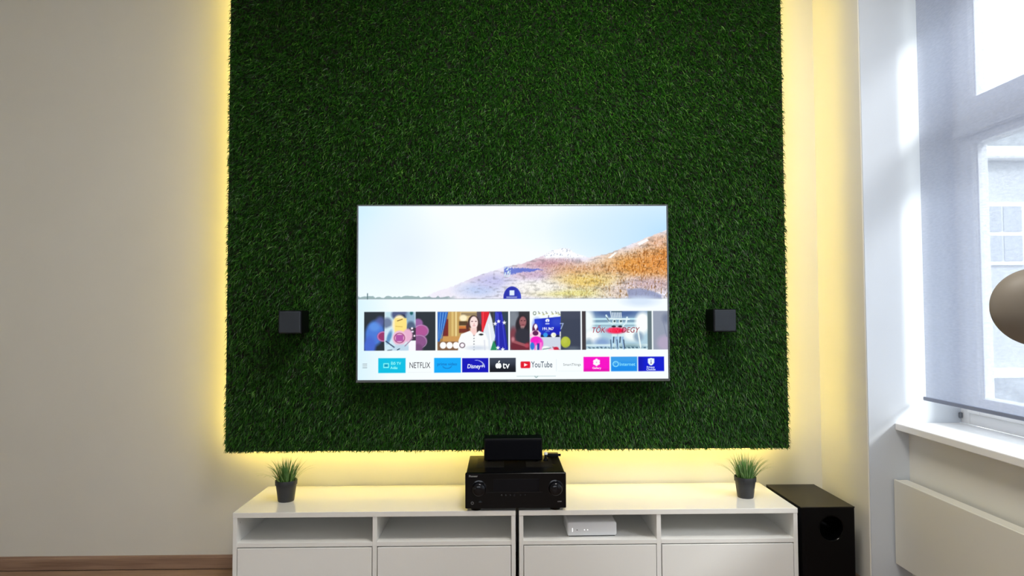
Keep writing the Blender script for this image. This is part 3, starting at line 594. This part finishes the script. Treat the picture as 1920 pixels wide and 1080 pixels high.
# ------------------------------------------------------------------ subwoofer
sw = thing('subwoofer', 'tall black subwoofer standing beside the right-hand cabinet', 'subwoofer', (1.353, -.40, 0))
def front_plate(bm, w0, w1, z0, z1, cx, cz, r, y, n=48):
    inn = [bm.verts.new((cx+r*math.cos(2*math.pi*i/n), y, cz+r*math.sin(2*math.pi*i/n))) for i in range(n)]
    out = []
    for i in range(n):
        a = 2*math.pi*i/n; dx, dz = math.cos(a), math.sin(a); k = 1e9
        if dx > 1e-6: k = min(k, (w1-cx)/dx)
        if dx < -1e-6: k = min(k, (w0-cx)/dx)
        if dz > 1e-6: k = min(k, (z1-cz)/dz)
        if dz < -1e-6: k = min(k, (z0-cz)/dz)
        out.append(bm.verts.new((cx+dx*k, y, cz+dz*k)))
    for i in range(n): bm.faces.new((inn[i], inn[(i+1) % n], out[(i+1) % n], out[i]))
    for sx, sz in ((w0, z0), (w1, z0), (w1, z1), (w0, z1)):
        a = math.atan2(sz-cz, sx-cx) % (2*math.pi); i = int(a/(2*math.pi)*n); c = bm.verts.new((sx, y, sz)); bm.faces.new((out[i], out[(i+1) % n], c))
b = nb(); wv = .118
# cabinet with rounded front uprights
prof = [(-wv, .37), (-wv, .022), (-wv+.006, .008), (-wv+.018, 0), (wv-.004, 0), (wv, .004), (wv, .37)]
for z in (.018, .39): pass
lo = [b.verts.new((x, y, .012)) for x, y in prof]; hi = [b.verts.new((x, y, .386)) for x, y in prof]
for i in range(len(prof)):
    if i == 3: continue
    j = (i+1) % len(prof); b.faces.new((lo[i], lo[j], hi[j], hi[i]))
b.faces.new(lo); b.faces.new(hi)
front_plate(b, -wv+.018, wv-.004, .012, .386, .014, .298, .056, 0)
obj('enclosure', b, BLACK, sw)
tb = nb(); box(tb, -wv-.001, wv+.001, .0, .371, .386, .3905, .0015); obj('top_panel', tb, SATINB, sw)
b = nb(); lathe(b, [(.0565, -.001), (.0558, .0015), (.053, .001), (.049, -.004), (.046, -.014), (.044, -.03), (.043, -.12)], 56, 'Y', (.014, 0, .298)); lathe(b, [(.0001, -.12), (.043, -.12)], 56, 'Y', (.014, 0, .298))
obj('bass_port', b, GLOSSB, sw, True)
for x in (-.09, .09):
    for y in (.03, .34): obj('foot', lathe(nb(), [(.016, 0), (.018, .012)], 20, 'Z', (x, y, 0), True, True), BLACK, sw)

# ------------------------------------------------------------------ receiver
rc = thing('receiver', 'wide black audio receiver with two round knobs, on the seam of the cabinets', 'receiver', (-.0065, -.437, CH), 0)
RW, RD, RZ0, RZ1 = .2155, .345, .013, .161
b = nb(); box(b, -RW+.004, RW-.004, .018, RD, RZ0, RZ1-.002, .003); obj('case', b, BLACK, rc)
b = nb(); box(b, -RW, RW, 0, .02, RZ0-.002, RZ1-.001, .004, 3); obj('front_panel', b, GLOSSB, rc)
for sx in (-1, 1):
    vt = nb()
    for i in range(14): box(vt, sx*.11-.06, sx*.11+.06, .11+i*.015, .117+i*.015, RZ1-.0022, RZ1-.0014)
    obj('vent_slots', vt, SATINB, rc)
for s, r in ((-1, .0285), (1, .0285)):
    cx = -.1565 if s < 0 else .170
    k = nb(); lathe(k, [(r+.006, 0), (r+.006, .002), (r+.002, .003), (r, .006), (r-.001, .022), (r-.003, .026), (r-.008, .029), (r-.016, .031), (.001, .032)], 56, 'Y', (cx, 0, .096), True, True)
    ko = obj('control_knob', k, KNOB, rc, True)
obj('display_window', box(nb(), -.095, .1, -.0012, .004, .082, .135, .001), NAVY, rc)
obj('trim_line', box(nb(), -.125, .115, -.0016, .002, .078, .0795), KNOB, rc)
for x in (-.06, -.042, -.024, -.006, .02, .04): obj('small_button', lathe(nb(), [(.004, 0), (.004, .003), (.003, .004)], 16, 'Y', (x, 0, .066), True, True), KNOB, rc)
obj('power_button', lathe(nb(), [(.0085, 0), (.0085, .005), (.006, .0065), (.001, .007)], 24, 'Y', (-.151, 0, .037), True, True), KNOB, rc, True)
obj('headphone_socket', lathe(nb(), [(.0065, 0), (.0065, .003), (.0035, .003), (.0035, 0)], 24, 'Y', (-.185, 0, .035)), SILVER, rc, True)
text_obj('maker_mark', 'Pioneer', .0115, PRINT, rc, (-.181, -.0008, .148), .0003, 1.05)
text_obj('panel_print', 'HDMI', .007, PRINT, rc, (.187, -.0008, .0385), .0002)
for x in (-.17, .17):
    for y in (.03, RD-.04): obj('foot', lathe(nb(), [(.021, 0), (.023, .004), (.023, .013)], 28, 'Z', (x, y, 0), True, True), GLOSSB, rc, True)

# ------------------------------------------------------------------ centre speaker and gadgets on the receiver
cs = thing('centre_speaker', 'low rectangular black centre speaker on top of the receiver', 'speaker', (-.0125, -.232, CH+RZ1), 0)
obj('cabinet', box(nb(), -.134, .134, .008, .11, .004, .104, .004, 3), NAVY, cs)
obj('grille', box(nb(), -.131, .131, -.002, .008, .007, .101, .005, 3), mat('navy_grille_cloth', (6, 7, 14), .6, spec=.1, bump=.3, bscale=900), cs)
for x in (-.11, .11):
    for y in (.02, .095): obj('foot', lathe(nb(), [(.006, 0), (.007, .005)], 14, 'Z', (x, y, 0), True, True), BLACK, cs)
g = thing('microphone', 'tiny dark stand with a bright tip on the receiver beside the centre speaker', 'microphone', (.138, -.212, CH+RZ1), 0)
obj('stem', lathe(nb(), [(.012, 0), (.012, .004), (.007, .008), (.006, .026), (.0085, .028)], 24, 'Z', cap0=True, cap1=True), KNOB, g, True)
obj('tip', lathe(nb(), [(.0085, .028), (.009, .033), (.007, .038), (.001, .0405)], 24, 'Z', cap0=True, cap1=True), WHITEPL, g, True)
g = thing('cable_adapter', 'small black box at the rear right corner of the receiver top', 'adapter', (.176, -.135, CH+RZ1), -.1)
obj('body', box(nb(), -.026, .026, -.018, .018, 0, .018, .004, 3), NAVY, g)
obj('plug', lathe(nb(), [(.006, .018), (.006, .03)], 16, 'X', (.008, 0, .009), True, True), BLACK, g, True)

# ------------------------------------------------------------------ router
ro = thing('router', 'flat white router box on the open shelf of the right-hand cabinet', 'router', (.326, -.388, .268), math.radians(1.0))
obj('case', box(nb(), -.108, .108, 0, .16, .003, .062, .009, 4), WHITEPL, ro, True)
obj('base', box(nb(), -.1, .1, .008, .152, 0, .004), BLACK, ro)
obj('status_light', box(nb(), -.0875, -.0845, -.0006, .002, .022, .038, .0005), emis('white_led', (1, 1, 1), 1.6), ro)
obj('button', lathe(nb(), [(.0022, -.001), (.0022, .0008)], 12, 'Y', (-.066, 0, .030), True, True), BLACK, ro)
for x in (-.034, -.02): obj('indicator', lathe(nb(), [(.0022, -.001), (.0022, .0008)], 12, 'Y', (x, 0, .030), True, True), emis('white_indicator', (1, 1, 1), 1.3), ro)

# ------------------------------------------------------------------ potted grass
GRASSM = mat('plant_blade', (106, 150, 78), .4, rgb2=(62, 110, 44), nscale=40)
def potted(cx, cy, label, seed, rz):
    rr = random.Random(seed)
    t = thing('potted_grass', label, 'plant', (cx, cy, CH), rz, 'small potted grass plants on the cabinets')
    p = nb(); lathe(p, [(.001, 0), (.034, 0), (.0355, .003), (.0445, .072), (.0445, .073), (.0478, .074), (.0485, .092), (.0475, .094), (.0455, .093), (.0440, .078), (.001, .078)], 48, cap0=True, cap1=True)
    obj('pot', p, POT, t, True)
    obj('soil', lathe(nb(), [(.0435, .079), (.03, .083), (.001, .085)], 32, cap0=True, cap1=True), SOIL, t, True)
    V, Fc = [], []
    for i in range(150):
        a = rr.uniform(0, 2*math.pi); rad = .036*math.sqrt(rr.random()); out = .15+.85*(rad/.036)
        Lh = rr.uniform(.075, .125)*(1 if rr.random() < .8 else .75); lean = out*rr.uniform(.15, .75); curl = rr.uniform(.1, .9)*out
        if i < 22: Lh = .13; lean = rr.uniform(.6, 1.1); curl = rr.uniform(.5, 1.0); rad = .036
        a2 = a+rr.uniform(-.35, .35); wdt = rr.uniform(.0018, .0034); p = Vector((rad*math.cos(a), rad*math.sin(a), .080)); th_ = lean*.5
        side = Vector((-math.sin(a2), math.cos(a2), 0)); n = 7; b0 = len(V)
        for k in range(n+1):
            f = k/n; ww = wdt*(1-f**1.8)*(.7+.6*f if f < .5 else 1)
            V += [tuple(p-side*ww), tuple(p+Vector((math.cos(a2), math.sin(a2), 0))*ww*.35), tuple(p+side*ww)]
            th_ += (lean*.5+curl*f)/n*1.3; d = Vector((math.cos(a2)*math.sin(th_), math.sin(a2)*math.sin(th_), math.cos(th_))); p = p+d*Lh/n
        for k in range(n):
            q = b0+k*3; Fc += [(q, q+1, q+4, q+3), (q+1, q+2, q+5, q+4)]
    me = bpy.data.meshes.new('grass_blades'); me.from_pydata(V, [], Fc)
    for f in me.polygons: f.use_smooth = True
    link('grass_blades', me, GRASSM, t)
potted(-1.0395, -.255, 'potted grass in a charcoal pot near the left end of the cabinets', 3, 0)
potted(1.046, -.258, 'potted grass in a charcoal pot near the right end of the cabinets', 8, 1.2)

# ------------------------------------------------------------------ lamp at the right edge
lp = thing('arc_lamp', 'round taupe lamp shade hanging before the window at the right edge', 'lamp', (1.38, -1.93, 0), 0)
hd = Vector((1.282, -1.635, 1.252)); lo_ = Vector((1.38, -1.93, 0))
q = Vector((-.45, -.86, .12)).to_track_quat('Z', 'Y')
b = nb(); lathe(b, [(.0995, -.02), (.104, -.012), (.106, 0), (.104, .010), (.100, .017), (.094, .026), (.080, .040), (.060, .052), (.035, .060), (.001, .063)], 72, cap1=True)
sh = obj('lamp_shade', b, TAUPE, lp, True, loc=hd-lo_); sh.rotation_mode = 'QUATERNION'; sh.rotation_quaternion = q; sh.scale = (1, .95, 1)
b = nb(); lathe(b, [(.001, -.016), (.0995, -.02)], 48); d_ = obj('diffuser', b, TAUPE2, sh, True)
tube_pts = [(0, 0, .02), (0, 0, 1.0), (-.005, .0, 1.3), (0, .05, 1.44), (-.01, .14, 1.455), (-.03, .22, 1.41), (-.06, .29, 1.34), tuple(hd-lo_+Vector((.012, .032, .03)))]
obj('pole', tube(nb(), tube_pts, .008, 12), TAUPE, lp, True)
obj('base', lathe(nb(), [(.001, 0), (.12, 0), (.12, .014), (.11, .02), (.001, .02)], 48, cap0=True, cap1=True), TAUPE, lp, True)
